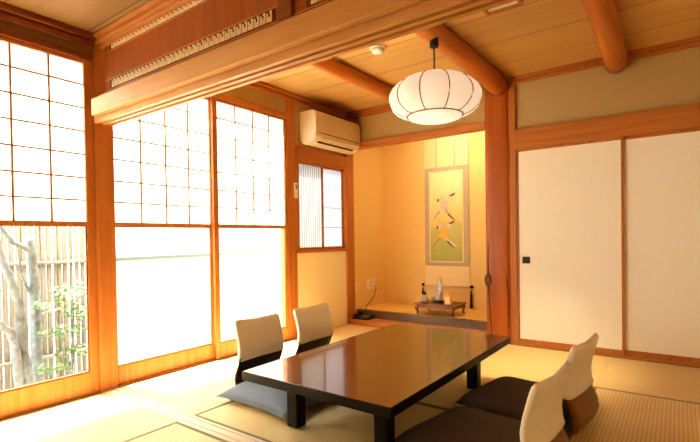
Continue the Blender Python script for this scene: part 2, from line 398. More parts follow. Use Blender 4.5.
# small window
w3 = window(3, 'small two-sash window of ribbed and frosted glass under the air conditioner')
bm = bmesh.new()
box(bm, -.08, .02, 1.862, 1.886, .844, 1.79, .003); box(bm, -.08, .02, 2.685, 2.70, .844, 1.79, .003)
box(bm, -.08, .018, 1.886, 2.685, .844, .873, .003); box(bm, -.08, .018, 1.886, 2.685, 1.772, 1.79, .003)
fr = link('outer_frame', bm, M['woodz'], w3)
for a, b, x, m in ((1.886, 2.300, -.008, 'rib'), (2.272, 2.685, -.034, 'frost')):
    bm = bmesh.new()
    box(bm, x-.012, x+.012, a, a+.022, .873, 1.772, .002); box(bm, x-.012, x+.012, b-.024, b, .873, 1.772, .002)
    box(bm, x-.011, x+.011, a, b, .873, .897, .002); box(bm, x-.011, x+.011, a, b, 1.752, 1.772, .002)
    s = link('sash_frame', bm, M['woodz'], w3)
    bm = bmesh.new(); box(bm, x-.003, x+.003, a+.022, b-.024, .897, 1.752); link('glass_pane', bm, M[m], s)
    if m == 'frost':
        bm = bmesh.new()
        for k in (1, 2, 3): box(bm, x-.001, x+.0045, a+.022, b-.024, .897+.855*k/4-.0025, .897+.855*k/4+.0025)
        link('glazing_bar', bm, M['grey'], s)
trim((-.08, .032, 1.862, 2.70, 1.79, 1.915), M['woody'], 'broad head beam above the small window')

# ------------------------------------------------------------------ back wall, sliding doors
o = sbox('wall_back', (1.85, 4.3, D+.004, D+.08, 1.93, 2.5), M['plaster'], 0); o['label'] = 'beige plaster above the sliding doors'; o['category'] = 'wall'
trim((1.90, 4.3, 2.695, D+.06, 1.765, 1.94), M['woodx'], 'broad lintel above the sliding doors')
trim((1.90, 4.3, 2.70, D+.06, -.05, .012), M['woodx'], 'floor track under the sliding doors')
trim((1.845, 1.905, 2.715, D+.08, -.05, 2.43), M['woodz'], 'slim door post beside the round-edged pillar')
def door(n, x0, x1, y, label, handle):
    d = bpy.data.objects.new('door_%d' % n, None); COL.objects.link(d); d['kind'] = 'structure'; d['label'] = label; d['category'] = 'sliding door'
    bm = bmesh.new(); t = .018
    box(bm, x0, x0+t, y-.012, y+.012, .012, 1.768, .002); box(bm, x1-t, x1, y-.012, y+.012, .012, 1.768, .002)
    box(bm, x0+t, x1-t, y-.012, y+.012, .012, .055, .002); box(bm, x0+t, x1-t, y-.012, y+.012, 1.745, 1.768, .002)
    link('door_frame', bm, M['woodz'], d)
    bm = bmesh.new(); box(bm, x0+t, x1-t, y-.007, y+.007, .055, 1.745); link('paper_panel', bm, M['fusuma'], d)
    if handle:
        h = bmesh.new(); hx, hz = handle
        for a in (-1, 1):
            box(h, hx+a*.028-.005, hx+a*.028+.005, y-.011, y-.006, hz-.03, hz+.03); box(h, hx-.024, hx+.024, y-.011, y-.006, hz+a*.025-.005, hz+a*.025+.005)
        box(h, hx-.024, hx+.024, y-.0085, y-.006, hz-.021, hz+.021)
        link('finger_pull', h, M['blackpl'], d)
door(1, 1.907, 2.74, D+.005, 'cream paper sliding door with a square black pull, beside the pillar', (1.985, .768))
door(2, 2.72, 3.62, D+.032, 'cream paper sliding door at the right end', None)
door(3, 3.60, 4.3, D+.005, 'cream paper sliding door beyond the second one', None)

# pillar: natural timber with soft edges
def pil(bm):
    n = 28; prev = None
    for k in range(29):
        z = -.1 + k*(2.47/28)
        wob = .005*math.sin(z*5.1) + .004*math.sin(z*11+1)
        hw, hd = .117+wob*.5, .09
        cx, cy = 1.738+.4*wob, 2.79
        pts = []
        for i in range(n):
            t = 2*PI*i/n + PI/n; c, s = math.cos(t), math.sin(t)
            pts.append((cx+hw*math.copysign(abs(c)**.32, c), cy+hd*math.copysign(abs(s)**.32, s), z))
        cur = ring(bm, pts)
        if prev: bridge(bm, prev, cur)
        else: cap(bm, cur, True)
        prev = cur
    cap(bm, prev)
p = trim(None, M['pillar'], 'thick natural timber alcove pillar with a knot', fn=pil)
bm = bmesh.new()
lathe(bm, [(.001, .02), (.016, .026), (.026, .018), (.036, .024), (.05, .012), (.06, -.005)], 14)
bmesh.ops.scale(bm, verts=bm.verts, vec=(.62, 1.15, .8)); bmesh.ops.rotate(bm, verts=bm.verts, cent=(0, 0, 0), matrix=Matrix.Rotation(PI/2, 3, 'X'))
bmesh.ops.translate(bm, verts=bm.verts, vec=(1.648, 2.703, .575)); link('knot', bm, M['knot'], p, True)
bm = bmesh.new()
tube(bm, [(1.652, 2.700, .54), (1.658, 2.6985, .40), (1.667, 2.698, .25), (1.675, 2.698, .10), (1.678, 2.698, .0)], [.006, .005, .0045, .004, .003], 6)
tube(bm, [(1.652, 2.7, .62), (1.648, 2.7, .76), (1.66, 2.6985, .9)], [.005, .004, .002], 6)
tube(bm, [(1.82, 2.699, .62), (1.829, 2.699, .5), (1.834, 2.7, .35), (1.832, 2.7, .15)], [.002, .005, .004, .003], 6)
link('crack', bm, M['pillar_dark'], p, True)

o = sbox('wall_right', (4.3, 4.38, -2.6, 2.8, -.1, 2.5), M['plaster_pale'], 0); o['label'] = 'plain wall on the right'; o['category'] = 'wall'
o = sbox('wall_front', (0, 4.38, -2.68, -2.6, -.1, 2.5), M['plaster_pale'], 0); o['label'] = 'plain wall behind'; o['category'] = 'wall'
# alcove (tokonoma)
o = sbox('wall_alcove_back', (-.09, 1.95, 3.532, 3.62, -.1, 2.5), M['toko'], 0); o['label'] = 'ochre plaster back of the alcove behind the scroll'; o['category'] = 'wall'
o = sbox('wall_alcove_right', (1.70, 1.85, 2.86, 3.532, -.1, 2.5), M['toko'], 0); o['label'] = 'ochre side wall of the alcove behind the pillar'; o['category'] = 'wall'
o = sbox('wall_alcove_top', (0, 1.70, 2.742, 2.78, 2.06, 2.5), M['plaster'], 0); o['label'] = 'beige plaster above the alcove beam'; o['category'] = 'wall'
trim((.03, 1.63, 2.708, 2.80, 1.995, 2.065), M['woodx'], 'beam across the top of the alcove')
trim((.0, 1.66, 2.72, 2.885, -.05, .058), M['board'], 'orange front board of the alcove step')
trim((.0, 1.70, 2.885, 2.955, -.05, .142), M['kama'], 'dark lacquered edge of the alcove floor')
am = sbox('floor_alcove', (0, 1.70, 2.955, 3.532, -.05, .143), M['tokomat'], 0); am['label'] = 'straw matting on the raised alcove floor'; am['category'] = 'floor'

# ------------------------------------------------------------------ ceilings and logs
o = sbox('ceiling', (0, 4.3, .0, 3.54, ZC, ZC+.03), M['ceil'], 0); o['label'] = 'honey plank ceiling over the far room'; o['category'] = 'ceiling'
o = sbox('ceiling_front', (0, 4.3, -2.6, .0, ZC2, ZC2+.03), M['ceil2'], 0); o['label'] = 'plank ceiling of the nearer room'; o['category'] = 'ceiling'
def logbeam(x, z, r0, r1, label):
    def fn(bm):
        ys = [0.02+i*(2.70/14) for i in range(15)]
        tube(bm, [(x+.006*math.sin(3*y+x), y, z+.004*math.sin(4*y)) for y in ys], [r0+(r1-r0)*i/14 for i in range(15)], 18)
    t = trim(None, M['log'], label, fn=fn)
    for f in t.data.polygons: f.use_smooth = True
logbeam(.845, 2.372, .052, .068, 'round ceiling log left of the lantern')
logbeam(1.768, 2.362, .057, .09, 'round ceiling log running to the alcove pillar')
logbeam(2.707, 2.362, .064, .083, 'round ceiling log at the right')

# ------------------------------------------------------------------ transom between the rooms
def kam(bm):
    for a, b, z in ((-.058, -.034, 1.763), (-.034, -.012, 1.776), (-.012, .012, 1.763), (.012, .034, 1.776), (.034, .058, 1.763)):
        box(bm, .012, 3.6, a, b, z, 1.82)
trim(None, M['pale'], 'pale grooved lintel rail between the two rooms', fn=kam)
trim((.055, 3.6, -.098, -.058, 1.797, 1.905), M['pale'], 'pale broad facing beam between the two rooms', .006)
trim((.0, 3.6, .058, .095, 1.797, 1.905), M['pale'], 'facing beam on the far side of the lintel', .006)
trim((.012, 3.6, -.03, .03, 1.82, 1.955), M['darkx'], 'rail under the carved transom')
def topm(bm):
    for a, z0, z1 in ((.034, 2.262, 2.282), (.05, 2.282, 2.297), (.044, 2.297, 2.312), (.075, 2.312, 2.322), (.066, 2.322, 2.36)): box(bm, .012, 3.6, -a, .03, z0, z1, .002)
trim(None, M['woodx'], 'stepped moulding above the carved transom', fn=topm)
trim((.012, 3.6, -.02, .03, 2.36, 2.5), M['darkx'], 'header over the transom')
trim((1.655, 1.74, -.028, .03, 1.955, 2.262), M['darkx'], 'upright between the transom panels')

def transom(x0, x1, label):
    t = empty('transom_panel', label, 'transom', (x0, 0, 1.955), group='carved transom panels')
    w = x1-x0
    bm = bmesh.new(); box(bm, 0, w, -.008, .008, 0, .307); link('board', bm, M['ranma'], t)
    bm = bmesh.new()
    for z in (.012, .082, .262, .304): box(bm, 0, w, -.013, -.006, z-.003, z+.003)
    link('bead', bm, M['woodx'], t)
    for z0 in (.022, .268):
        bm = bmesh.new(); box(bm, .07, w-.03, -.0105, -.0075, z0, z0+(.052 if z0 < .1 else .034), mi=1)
        h = .050 if z0 < .1 else .032; x = .10; k = 0; pw = .0415
        while x+pw < w-.02:
            # a key-shaped cell: uprights of uneven height on a foot
            box(bm, x, x+pw*.82, -.0155, -.0105, z0+.002, z0+.002+h*.24)
            box(bm, x+.001, x+pw*.24, -.0152, -.0104, z0+h*.24, z0+h*.86); box(bm, x+pw*.62, x+pw*.82, -.0152, -.0104, z0+h*.24, z0+h*.99)
            box(bm, x+pw*.36, x+pw*.5, -.0150, -.0104, z0+h*.24, z0+h*(.6 if k % 2 else .5))
            box(bm, x+pw*.5, x+pw*.8, -.0154, -.0104, z0+h*.80, z0+h*.98)
            x += pw; k += 1
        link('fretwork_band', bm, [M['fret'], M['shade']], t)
    return t
transom(.06, 1.655, 'carved brown transom panel with two bands of pale fretwork, beside the window post')
transom(1.74, 3.4, 'carved transom panel right of the upright, almost cut off at the top edge')

# ------------------------------------------------------------------ low table
t = empty('low_table', 'long low brown lacquered table on square black legs', 'table', (1.728, .817, 0), math.radians(-.5))
bm = bmesh.new(); box(bm, -.445, .445, -.765, .765, .272, .318, bev=.004, seg=2)
for f in bm.faces:
    f.material_index = 0 if f.normal.z > .7 and f.calc_center_median().z > .31 else 1
link('tabletop', bm, [M['lacquer'], M['black']], t)
bm = bmesh.new(); 
box(bm, -.30, .30, -.555, -.535, .215, .272); box(bm, -.30, .30, .535, .555, .215, .272)
box(bm, -.285, -.265, -.54, .54, .215, .272); box(bm, .265, .285, -.54, .54, .215, .272)
link('apron', bm, M['black'], t)
for sx in (-1, 1):
    for sy in (-1, 1):
        bm = bmesh.new(); box(bm, sx*.275-.036, sx*.275+.036, sy*.545-.036, sy*.545+.036, .003, .272, bev=.006, seg=2); link('leg', bm, M['black'], t)

# ------------------------------------------------------------------ legless chairs
PROF = [(-.42, .020), (-.30, .016), (-.18, .014), (-.07, .016), (-.02, .026), (.012, .055), (.022, .09), (.014, .135), (-.008, .185), (-.026, .235), (-.03, .285), (-.022, .335), (-.008, .385), (.004, .425), (.01, .445)]
def prof_at(z):
    pts = [p for p in PROF if p[0] > -.15 or p[1] > .02][1:]
    for a, b in zip(pts, pts[1:]):
        if a[1] <= z <= b[1]:
            t = (z-a[1])/(b[1]-a[1]); return a[0]+(b[0]-a[0])*t
    return pts[-1][0]
def shell_strip(bm, pts, w, th, bow=.012):
    """curved sheet: pts (depth, z), width along local y"""
    n = 9; rows = []
    for i, (d, z) in enumerate(pts):
        a = pts[max(i-1, 0)]; b = pts[min(i+1, len(pts)-1)]
        tx, tz = b[0]-a[0], b[1]-a[1]; L = math.hypot(tx, tz); nx, nz = -tz/L, tx/L
        ww = w(i/(len(pts)-1)) if callable(w) else w
        back = max(0, tz/L)
        top, bot = [], []
        for k in range(n):
            u = -1+2*k/(n-1); bx = -bow*back*(1-u*u)*-1
            top.append((d+bx+nx*th/2, u*ww, z+nz*th/2)); bot.append((d+bx-nx*th/2, u*ww, z-nz*th/2))
        rows.append(ring(bm, top+bot[::-1]))
    for a, b in zip(rows, rows[1:]): bridge(bm, a, b)
    cap(bm, rows[0], True); cap(bm, rows[-1])
def floor_chair(label, loc, rz):
    c = empty('floor_chair', label, 'legless chair', loc, rz, 'legless chairs around the low table')
    back = PROF[4:]
    bm = bmesh.new(); shell_strip(bm, back, lambda t: .192-.02*max(0, t-.2), .012); s = link('backrest', bm, M['shell'], c, True)
    bm = bmesh.new(); shell_strip(bm, [(d-.009, z+.002) for d, z in back[:6]], lambda t: .194, .006); link('backrest_lining', bm, M['lining'], s, True)
    bm = bmesh.new(); shell_strip(bm, PROF[:5], lambda t: .15+.055*min(1, t*2), .022, 0); link('seat', bm, M['shell_dark'], c, True)
    # cloth cover slipped over the top half
    bm = bmesh.new(); n = 36; prev = None; N = 22
    for i in range(N+1):
        t = i/N; z = .215 + .249*t
        cx = prof_at(min(z, .444)) + .004
        e = max(0, (t-.86)/.14)
        th = .019*math.sqrt(max(0, 1-e**2.2))+.0015; wd = .199 - .004*math.sin(PI*t) - .018*e**3
        pts = []
        for k in range(n):
            a = 2*PI*k/n; cc, ss = math.cos(a), math.sin(a)
            u = math.copysign(abs(ss)**.35, ss)
            pts.append((cx + th*math.copysign(abs(cc)**.4, cc) + .012*(1-u*u), wd*u,
                        z + .010*t*u*u*(1 if e < .9 else .9) + .004*math.sin(u*2.2)*t ))
        cur = ring(bm, pts)
        if prev: bridge(bm, prev, cur)
        else: cap(bm, cur, True)
        prev = cur
    cap(bm, prev)
    link('back_cover', bm, M['cover'], c, True)
    return c
# local +x is the back of the chair
first = floor_chair('legless chair with cream cover on the window side, grey cushion on its seat', (.815, .60, 0), PI)
def place(label, loc, rz):
    k = copy_tree(first); k.location = loc; k.rotation_euler = (0, 0, rz); k['label'] = label; return k
place('legless chair with cream cover on the window side, nearer the small window', (.815, 1.155, 0), PI)
place('legless chair with cream cover on the door side, cut by the bottom edge', (2.683, .365, 0), math.radians(-6))
place('legless chair with cream cover nearest the sliding doors, brown wooden back showing', (2.697, 1.025, 0), math.radians(-7))

def cushion(label, loc, rz, h, th, m, tilt=(0, 0), ear=.05, seed=1):
    rnd = random.Random(seed)
    o = empty('floor_cushion', label, 'cushion', loc, rz, 'square floor cushions'); o.rotation_euler = (tilt[0], tilt[1], rz)
    bm = bmesh.new(); n = 28; g = {}
    for side in (1, -1):
        for i in range(n+1):
            for j in range(n+1):
                u, v = -1+2*i/n, -1+2*j/n
                edge = i in (0, n) or j in (0, n)
                if edge and side == -1: g[side, i, j] = g[1, i, j]; continue
                px = h*u*(1-.05*(1-v*v)*abs(u) + ear*(u*u*v*v)**2); py = h*v*(1-.05*(1-u*u)*abs(v) + ear*(u*u*v*v)**2)
                prof = (max(0, 1-u**4)*max(0, 1-v**4))**.5
                dim = .15*math.exp(-(u*u+v*v)*16)
                z = .036 + (th*prof*(1-dim) + .003*math.sin(7*u+3*v+seed)*prof if side > 0 else -.008*prof)
                g[side, i, j] = bm.verts.new((px, py, max(.001, z)))
    for side in (1, -1):
        for i in range(n):
            for j in range(n):
                q = [g[side, i, j], g[side, i+1, j], g[side, i+1, j+1], g[side, i, j+1]]
                bm.faces.new(q if side == 1 else q[::-1])
    link('cover', bm, m, o, True)
    bm = bmesh.new(); z = .036
    loop = []
    for a, b in (((-1, -1), (1, -1)), ((1, -1), (1, 1)), ((1, 1), (-1, 1)), ((-1, 1), (-1, -1))):
        for k in range(10):
            t = k/10; u, v = a[0]+(b[0]-a[0])*t, a[1]+(b[1]-a[1])*t
            loop.append((h*u*(1-.05*(1-v*v)*abs(u)+ear*(u*u*v*v)**2), h*v*(1-.05*(1-u*u)*abs(v)+ear*(u*u*v*v)**2), z))
    loop.append(loop[0]); tube(bm, loop, .0035, 6, caps=False); link('piped_seam', bm, m, o, True)
    bm = bmesh.new(); lathe(bm, [(.001, -.002), (.006, -.001), (.007, .003), (.003, .006)], 8, (0, 0, .036+th*.68)); link('tuft', bm, m, o, True)
    return o
cushion('grey floor cushion with bluish window light in its colour, under the table edge on the window side', (1.112, .555, 0), math.radians(-2), .29, .085, M['cush_window_lit'], seed=2)
cushion('dark charcoal floor cushion nearest the camera, on the door side of the table', (2.335, .545, 0), math.radians(-9), .302, .075, M['cush'], ear=-.035, seed=3)
cushion('dark charcoal floor cushion nearer the sliding doors, beside the table end', (2.365, 1.195, 0), math.radians(-9), .288, .075, M['cush'], ear=-.05, seed=4)

# ------------------------------------------------------------------ paper lantern
LX, LY = 1.784, 1.30
L = empty('pendant_lantern', 'round white paper pendant lantern with dark ribs hanging from the ceiling log', 'pendant lamp', (LX, LY, 0), math.radians(-10.9))
bm = bmesh.new(); lathe(bm, [(.010, 2.240), (.028, 2.248), (.031, 2.258), (.031, 2.305), (.02, 2.318)], 16); link('ceiling_cap', bm, M['blackpl'], L, True)
bm = bmesh.new(); tube(bm, [(0, 0, 2.03), (0, 0, 2.258)], .0055, 8); link('cord', bm, M['wire'], L, True)
LP = [(.125, 2.046), (.18, 2.036), (.235, 2.008), (.276, 1.968), (.296, 1.925), (.297, 1.892), (.284, 1.856), (.254, 1.824), (.218, 1.803), (.182, 1.795)]
NL = 10
bm = bmesh.new(); lathe(bm, [(.03, 2.044), (.08, 2.047)] + LP, 80, lobes=NL, amp=.07, caps=False); sh = link('shade', bm, M['lamp'], L, True)
for k in range(NL):
    a = 2*PI*k/NL; bm = bmesh.new()
    tube(bm, [((r*.968+.002)*math.cos(a), (r*.968+.002)*math.sin(a), z) for r, z in LP], .0032, 6); link('rib', bm, M['wire'], sh, True)
bm = bmesh.new(); tube(bm, [(.182*math.cos(2*PI*i/48), .182*math.sin(2*PI*i/48), 1.794) for i in range(49)], .005, 6, caps=False); link('lower_ring', bm, M['wire'], L, True)
bm = bmesh.new(); lathe(bm, [(.176, 1.792), (.174, 1.782), (.15, 1.772), (.09, 1.767), (.002, 1.766)], 48, caps=False); link('diffuser', bm, M['lamp'], L, True)

# ------------------------------------------------------------------ air conditioner
a = empty('air_conditioner', 'cream wall-mounted air conditioner above the small window', 'air conditioner', (0, 0, 0))
bm = bmesh.new()
pr = [(.004, 1.965), (.06, 1.935), (.135, 1.938), (.19, 1.965), (.215, 2.005), (.222, 2.06), (.22, 2.19), (.214, 2.235), (.2, 2.258), (.17, 2.268), (.004, 2.268)]
extrude_profile(bm, pr, 'y', 1.93, 2.695)
bmesh.ops.bevel(bm, geom=[e for e in bm.edges if all(abs(v.co.y-1.93) < 1e-4 for v in e.verts) or all(abs(v.co.y-2.695) < 1e-4 for v in e.verts)], offset=.008, segments=2, affect='EDGES')
link('housing', bm, M['ac'], a)
bm = bmesh.new(); box(bm, .2165, .2225, 1.98, 2.66, 2.036, 2.042); link('panel_seam', bm, M['slot'], a)
bm = bmesh.new(); pr2 = [(.172, 1.951), (.190, 1.9600), (.194, 1.956), (.175, 1.946)]; extrude_profile(bm, pr2, 'y', 2.0, 2.60); link('outlet_slot', bm, M['slot'], a)
bm = bmesh.new(); pr2 = [(.196, 1.966), (.216, 1.999), (.2215, 1.996), (.199, 1.961)]; extrude_profile(bm, pr2, 'y', 2.03, 2.62); link('air_flap', bm, M['ac'], a)
bm = bmesh.new(); box(bm, .02, .19, 1.98, 2.66, 2.267, 2.272)
for k in range(20): box(bm, .03, .18, 1.99+k*.0335, 1.996+k*.0335, 2.272, 2.276)
link('intake_grille', bm, M['slot'], a)

# ------------------------------------------------------------------ hanging scroll
s = empty('hanging_scroll', 'tall hanging scroll with two flying birds painted on yellow and green', 'scroll', (0, 0, 0))
Y = 3.522
def sheet(name, x0, x1, z0, z1, y, m, par=s, th=.002):
    bm = bmesh.new(); box(bm, x0, x1, y-th, y, z0, z1); return link(name, bm, m, par)
sheet('upper_silk', .595, 1.15, 1.815, 2.30, Y, M['scroll']); sheet('lower_silk', .595, 1.15, .415, .64, Y, M['scroll'])
sheet('mount', .595, 1.15, .64, 1.815, Y, M['silk'])
sheet('inner_border', .652, 1.085, .682, 1.768, Y-.002, M['scroll'])
pt = sheet('painting', .668, 1.069, .697, 1.752, Y-.0035, M['paint'])
def poly(bm, pts, mi): 
    f = bm.faces.new([bm.verts.new((x, Y-.0064-.0003*mi, z)) for x, z in pts]); f.material_index = mi
def bird(cx, cz, k, body):
    bm = bmesh.new(); P = lambda pts: [(cx+k*x, cz+k*z) for x, z in pts]
    poly(bm, P([(-.03, .05), (.03, .06), (.055, .0), (.04, -.06), (0, -.075), (-.035, -.03)]), body)      # body
    poly(bm, P([(-.02, .05), (-.05, .10), (-.03, .13), (.0, .09), (.03, .055)]), 0)                         # neck
    poly(bm, P([(-.08, .055), (-.06, .09), (-.035, .085), (-.035, .05), (-.06, .035)]), 0)                  # head
    poly(bm, P([(.01, .05), (.06, .10), (.14, .135), (.12, .09), (.05, .03)]), 0)                           # raised wing
    poly(bm, P([(.065, .11), (.14, .145), (.145, .125), (.10, .10)]), 1)
    poly(bm, P([(.03, -.03), (.09, -.09), (.17, -.17), (.13, -.17), (.06, -.11), (0, -.07)]), 0)            # long wing down right
    poly(bm, P([(.06, -.10), (.12, -.16), (.16, -.185), (.10, -.165), (.04, -.105)]), 1)
    poly(bm, P([(-.03, -.03), (-.09, -.10), (-.15, -.17), (-.10, -.09), (-.045, .0)]), body)                # wing down left
    poly(bm, P([(-.05, -.06), (-.11, -.13), (-.16, -.19), (-.12, -.15), (-.06, -.085)]), 1)
    poly(bm, P([(-.085, .075), (-.075, .085), (-.06, .07), (-.075, .045), (-.09, .05)]), 1)
    link('painted_bird', bm, [M['bird_w'], M['bird_d'], M['bird_y']], pt)
bird(.845, 1.36, .98, 0); bird(.835, 1.035, .98, 2)
sheet('ribbon_strip', .745, .757, 1.815, 2.30, Y-.002, M['silk']); sheet('ribbon_strip', .975, .987, 1.815, 2.30, Y-.002, M['silk'])
bm = bmesh.new(); tube(bm, [(.575, Y-.012, .408), (1.17, Y-.012, .408)], .011, 10); r = link('roller', bm, M['scroll'], s, True)
for x in (.568, 1.178):
    bm = bmesh.new(); tube(bm, [(x-.016, Y-.012, .408), (x+.016, Y-.012, .408)], .016, 12); link('roller_knob', bm, M['blackpl'], r, True)
def tassel(x, z0, z1, parent):
    bm = bmesh.new(); tube(bm, [(x, Y-.012, .395), (x, Y-.012, z0)], .003, 6, mi=0); lathe(bm, [(.003, z0+.008), (.011, z0), (.008, z0-.015), (.013, z0-.04), (.017, z1)], 12, (x, Y-.028, 0))
    link('tassel', bm, M['shell_dark'], parent, True)
tassel(1.178, .355, .165, s); tassel(.568, .36, .30, s)

# ------------------------------------------------------------------ little display table and what stands on it
ZP = .143
d = empty('display_table', 'small reddish wooden display stand with curved legs on the alcove floor', 'table', (.98, 3.09, ZP))
bm = bmesh.new(); box(bm, -.235, .235, -.165, .165, .105, .122, bev=.004, seg=2); link('tabletop', bm, M['redwood'], d)
bm = bmesh.new(); 
for sy in (-1, 1): box(bm, -.19, .19, sy*.14-.006, sy*.14+.006, .07, .105, bev=.003)
for sx in (-1, 1): box(bm, sx*.205-.006, sx*.205+.006, -.13, .13, .07, .105, bev=.003)
link('apron', bm, M['redwood'], d)
for sx in (-1, 1):
    for sy in (-1, 1):
        bm = bmesh.new(); x, y = sx*.2, sy*.135
        tube(bm, [(x, y, .104), (x+sx*.016, y+sy*.012, .075), (x+sx*.008, y+sy*.006, .04), (x+sx*.0, y, .02), (x+sx*.014, y+sy*.01, .012)], [.02, .019, .012, .010, .012], 10); link('leg', bm, M['redwood'], d, True)
ZT = ZP+.123
f = empty('figurine', 'small pale ceramic figurine of a robed figure on a dark base', 'figurine', (.95, 3.13, ZT)); f.scale = (.86, .95, 1.12)
bm = bmesh.new(); n = 20; prev = None
for z, rx, ry, ox in ((.018, .052, .035, -.005), (.03, .055, .038, -.005), (.07, .047, .034, .0), (.11, .042, .030, .006), (.15, .044, .030, .012), (.172, .038, .026, .016), (.186, .018, .016, .016), (.195, .02, .019, .016), (.212, .026, .025, .014), (.228, .022, .021, .014), (.238, .012, .012, .014), (.25, .010, .009, .014), (.256, .003, .003, .014)):
    cur = ring(bm, [(ox+rx*math.cos(2*PI*k/n)*(1+.08*math.cos(5*2*PI*k/n) if z < .17 else 1), ry*math.sin(2*PI*k/n), z) for k in range(n)])
    if prev: bridge(bm, prev, cur)
    else: cap(bm, cur, True)
    prev = cur
cap(bm, prev); body = link('robed_body', bm, M['ceramic'], f, True)
bm = bmesh.new(); tube(bm, [(-.03, -.012, .155), (-.045, -.032, .125), (-.02, -.045, .115), (.006, -.042, .118)], [.013, .015, .012, .008], 8); tube(bm, [(.055, -.01, .155), (.06, -.032, .12), (.03, -.045, .11), (.008, -.042, .117)], [.013, .015, .012, .008], 8); link('sleeve', bm, M['ceramic'], body, True)
bm = bmesh.new(); lathe(bm, [(.058, 0), (.06, .008), (.05, .016), (.046, .02)], 20); bmesh.ops.scale(bm, verts=bm.verts, vec=(1.05, .8, 1)); link('base', bm, M['cdark'], f, True)
j = empty('lidded_jar', 'small pale jar with a dark lid at the left end of the display stand', 'jar', (.80, 3.07, ZT))
bm = bmesh.new(); lathe(bm, [(.022, 0), (.034, .008), (.04, .03), (.036, .055), (.022, .072), (.018, .082)], 18); link('jar_body', bm, M['jar'], j, True)
bm = bmesh.new(); lathe(bm, [(.021, .081), (.024, .088), (.018, .10), (.007, .106), (.008, .114), (.003, .12)], 16); link('jar_lid', bm, M['cdark'], j, True)
k = empty('tea_caddy', 'little amber box with a pale label band at the front of the display stand', 'box', (1.11, 3.01, ZT)); k.scale = (1.1, 1.1, 1.25)
bm = bmesh.new(); box(bm, -.03, .03, -.022, .022, 0, .085, bev=.004, seg=2); link('box_body', bm, M['amber'], k)
bm = bmesh.new(); box(bm, -.021, .021, -.0235, -.0215, .015, .066); link('label_band', bm, M['amber_l'], k)
bm = bmesh.new(); lathe(bm, [(.02, .084), (.02, .096), (.009, .102), (.008, .11)], 14); link('stopper', bm, M['amber'], k, True)
c = empty('small_cup', 'tiny pale cup beside the figurine base', 'cup', (.87, 3.15, ZT))
bm = bmesh.new(); lathe(bm, [(.012, 0), (.02, .006), (.027, .03), (.029, .048), (.026, .048), (.022, .02), (.004, .01)], 16); link('cup_wall', bm, M['jar'], c, True)

# ------------------------------------------------------------------ small fixtures
def plate(loc, w, h, label, axis='x'):
    o = empty('wall_outlet', label, 'outlet', loc, group='wall outlets in the alcove')
    bm = bmesh.new(); box(bm, 0, .008, -w/2, w/2, -h/2, h/2, bev=.002); link('cover_plate', bm, M['white'], o)
    bm = bmesh.new()
    box(bm, .0075, .0095, -.017, .017, -.034, .034, bev=.001); link('socket_insert', bm, M['ac'], o)
    for z in (-.016, .016):
        for y in (-.007, .007): bm = bmesh.new(); box(bm, .009, .0099, y-.0015, y+.0015, z-.007, z+.007); link('socket_slot', bm, M['slot'], o)
plate((0, 2.868, .40), .055, .095, 'cream outlet plate right beside the alcove corner post')
plate((0, 3.14, .415), .07, .12, 'cream outlet plate, middle of the three on the alcove side wall')
plate((0, 3.265, .415), .07, .12, 'cream outlet plate deepest in the alcove with a cord plugged in')
bm = bmesh.new(); tube(bm, [(.012, 3.265, .39), (.04, 3.26, .36), (.03, 3.22, .26), (.015, 3.12, .175), (.03, 3.04, .15), (.08, 2.97, .15), (.12, 2.90, .15)], .004, 8)
tag(link('power_cord', bm, M['shell_dark'], None, True), 'thin dark cord running down from the deepest outlet to the black telephone', 'cord')
ph = empty('telephone', 'flat black telephone on the front board of the alcove', 'telephone', (.155, 2.80, .058), math.radians(4)); ph.scale = (1.05, 1, .72)
bm = bmesh.new(); pr = [(-.072, 0), (.075, 0), (.075, .06), (.06, .066), (-.06, .03), (-.072, .022)]; extrude_profile(bm, pr, 'x', -.1, .1); link('telephone_base', bm, M['blackpl'], ph)
bm = bmesh.new(); tube(bm, [(-.07, -.062, .05), (-.07, -.045, .062), (-.07, .05, .085), (-.07, .066, .08)], [.022, .016, .016, .022], 10); link('handset', bm, M['blackpl'], ph, True)
bm = bmesh.new()
for i in range(4):
    for jx in range(3): box(bm, -.005+jx*.028, .013+jx*.028, -.05+i*.022, -.036+i*.022, .034+i*.0066, .041+i*.0066, bev=.001)
link('keypad', bm, M['grey'], ph)
th = empty('thermostat', 'small white remote control in a holder on the post beside the small window', 'remote control', (.012, 1.845, 1.47))
bm = bmesh.new(); box(bm, 0, .018, -.024, .024, -.075, .075, bev=.004, seg=2); link('remote_body', bm, M['white'], th)
bm = bmesh.new(); box(bm, .0175, .0188, -.018, .018, .012, .058); link('remote_screen', bm, M['grey'], th)
sd = empty('smoke_detector', 'round cream smoke detector on the ceiling', 'smoke detector', (1.275, 1.41, ZC))
bm = bmesh.new(); lathe(bm, [(.058, 0), (.058, -.016), (.05, -.02)], 28); link('detector_base', bm, M['ac'], sd, True)
bm = bmesh.new(); lathe(bm, [(.046, -.018), (.045, -.036), (.034, -.046), (.001, -.048)], 28); link('detector_dome', bm, M['white'], sd, True)
v = empty('ceiling_hatch', 'square wood-framed ceiling vent at the top edge', 'vent', (2.215, 1.30, ZC))
bm = bmesh.new(); h = .115
box(bm, -h, h, -h, -h+.022, -.018, 0, bev=.002); box(bm, -h, h, h-.022, h, -.018, 0, bev=.002); box(bm, -h, -h+.022, -h+.022, h-.022, -.018, 0, bev=.002); box(bm, h-.022, h, -h+.022, h-.022, -.018, 0, bev=.002)
link('vent_frame', bm, M['woodx'], v)
bm = bmesh.new(); box(bm, -h+.022, h-.022, -h+.022, h-.022, -.006, 0); link('vent_plate', bm, M['white'], v)

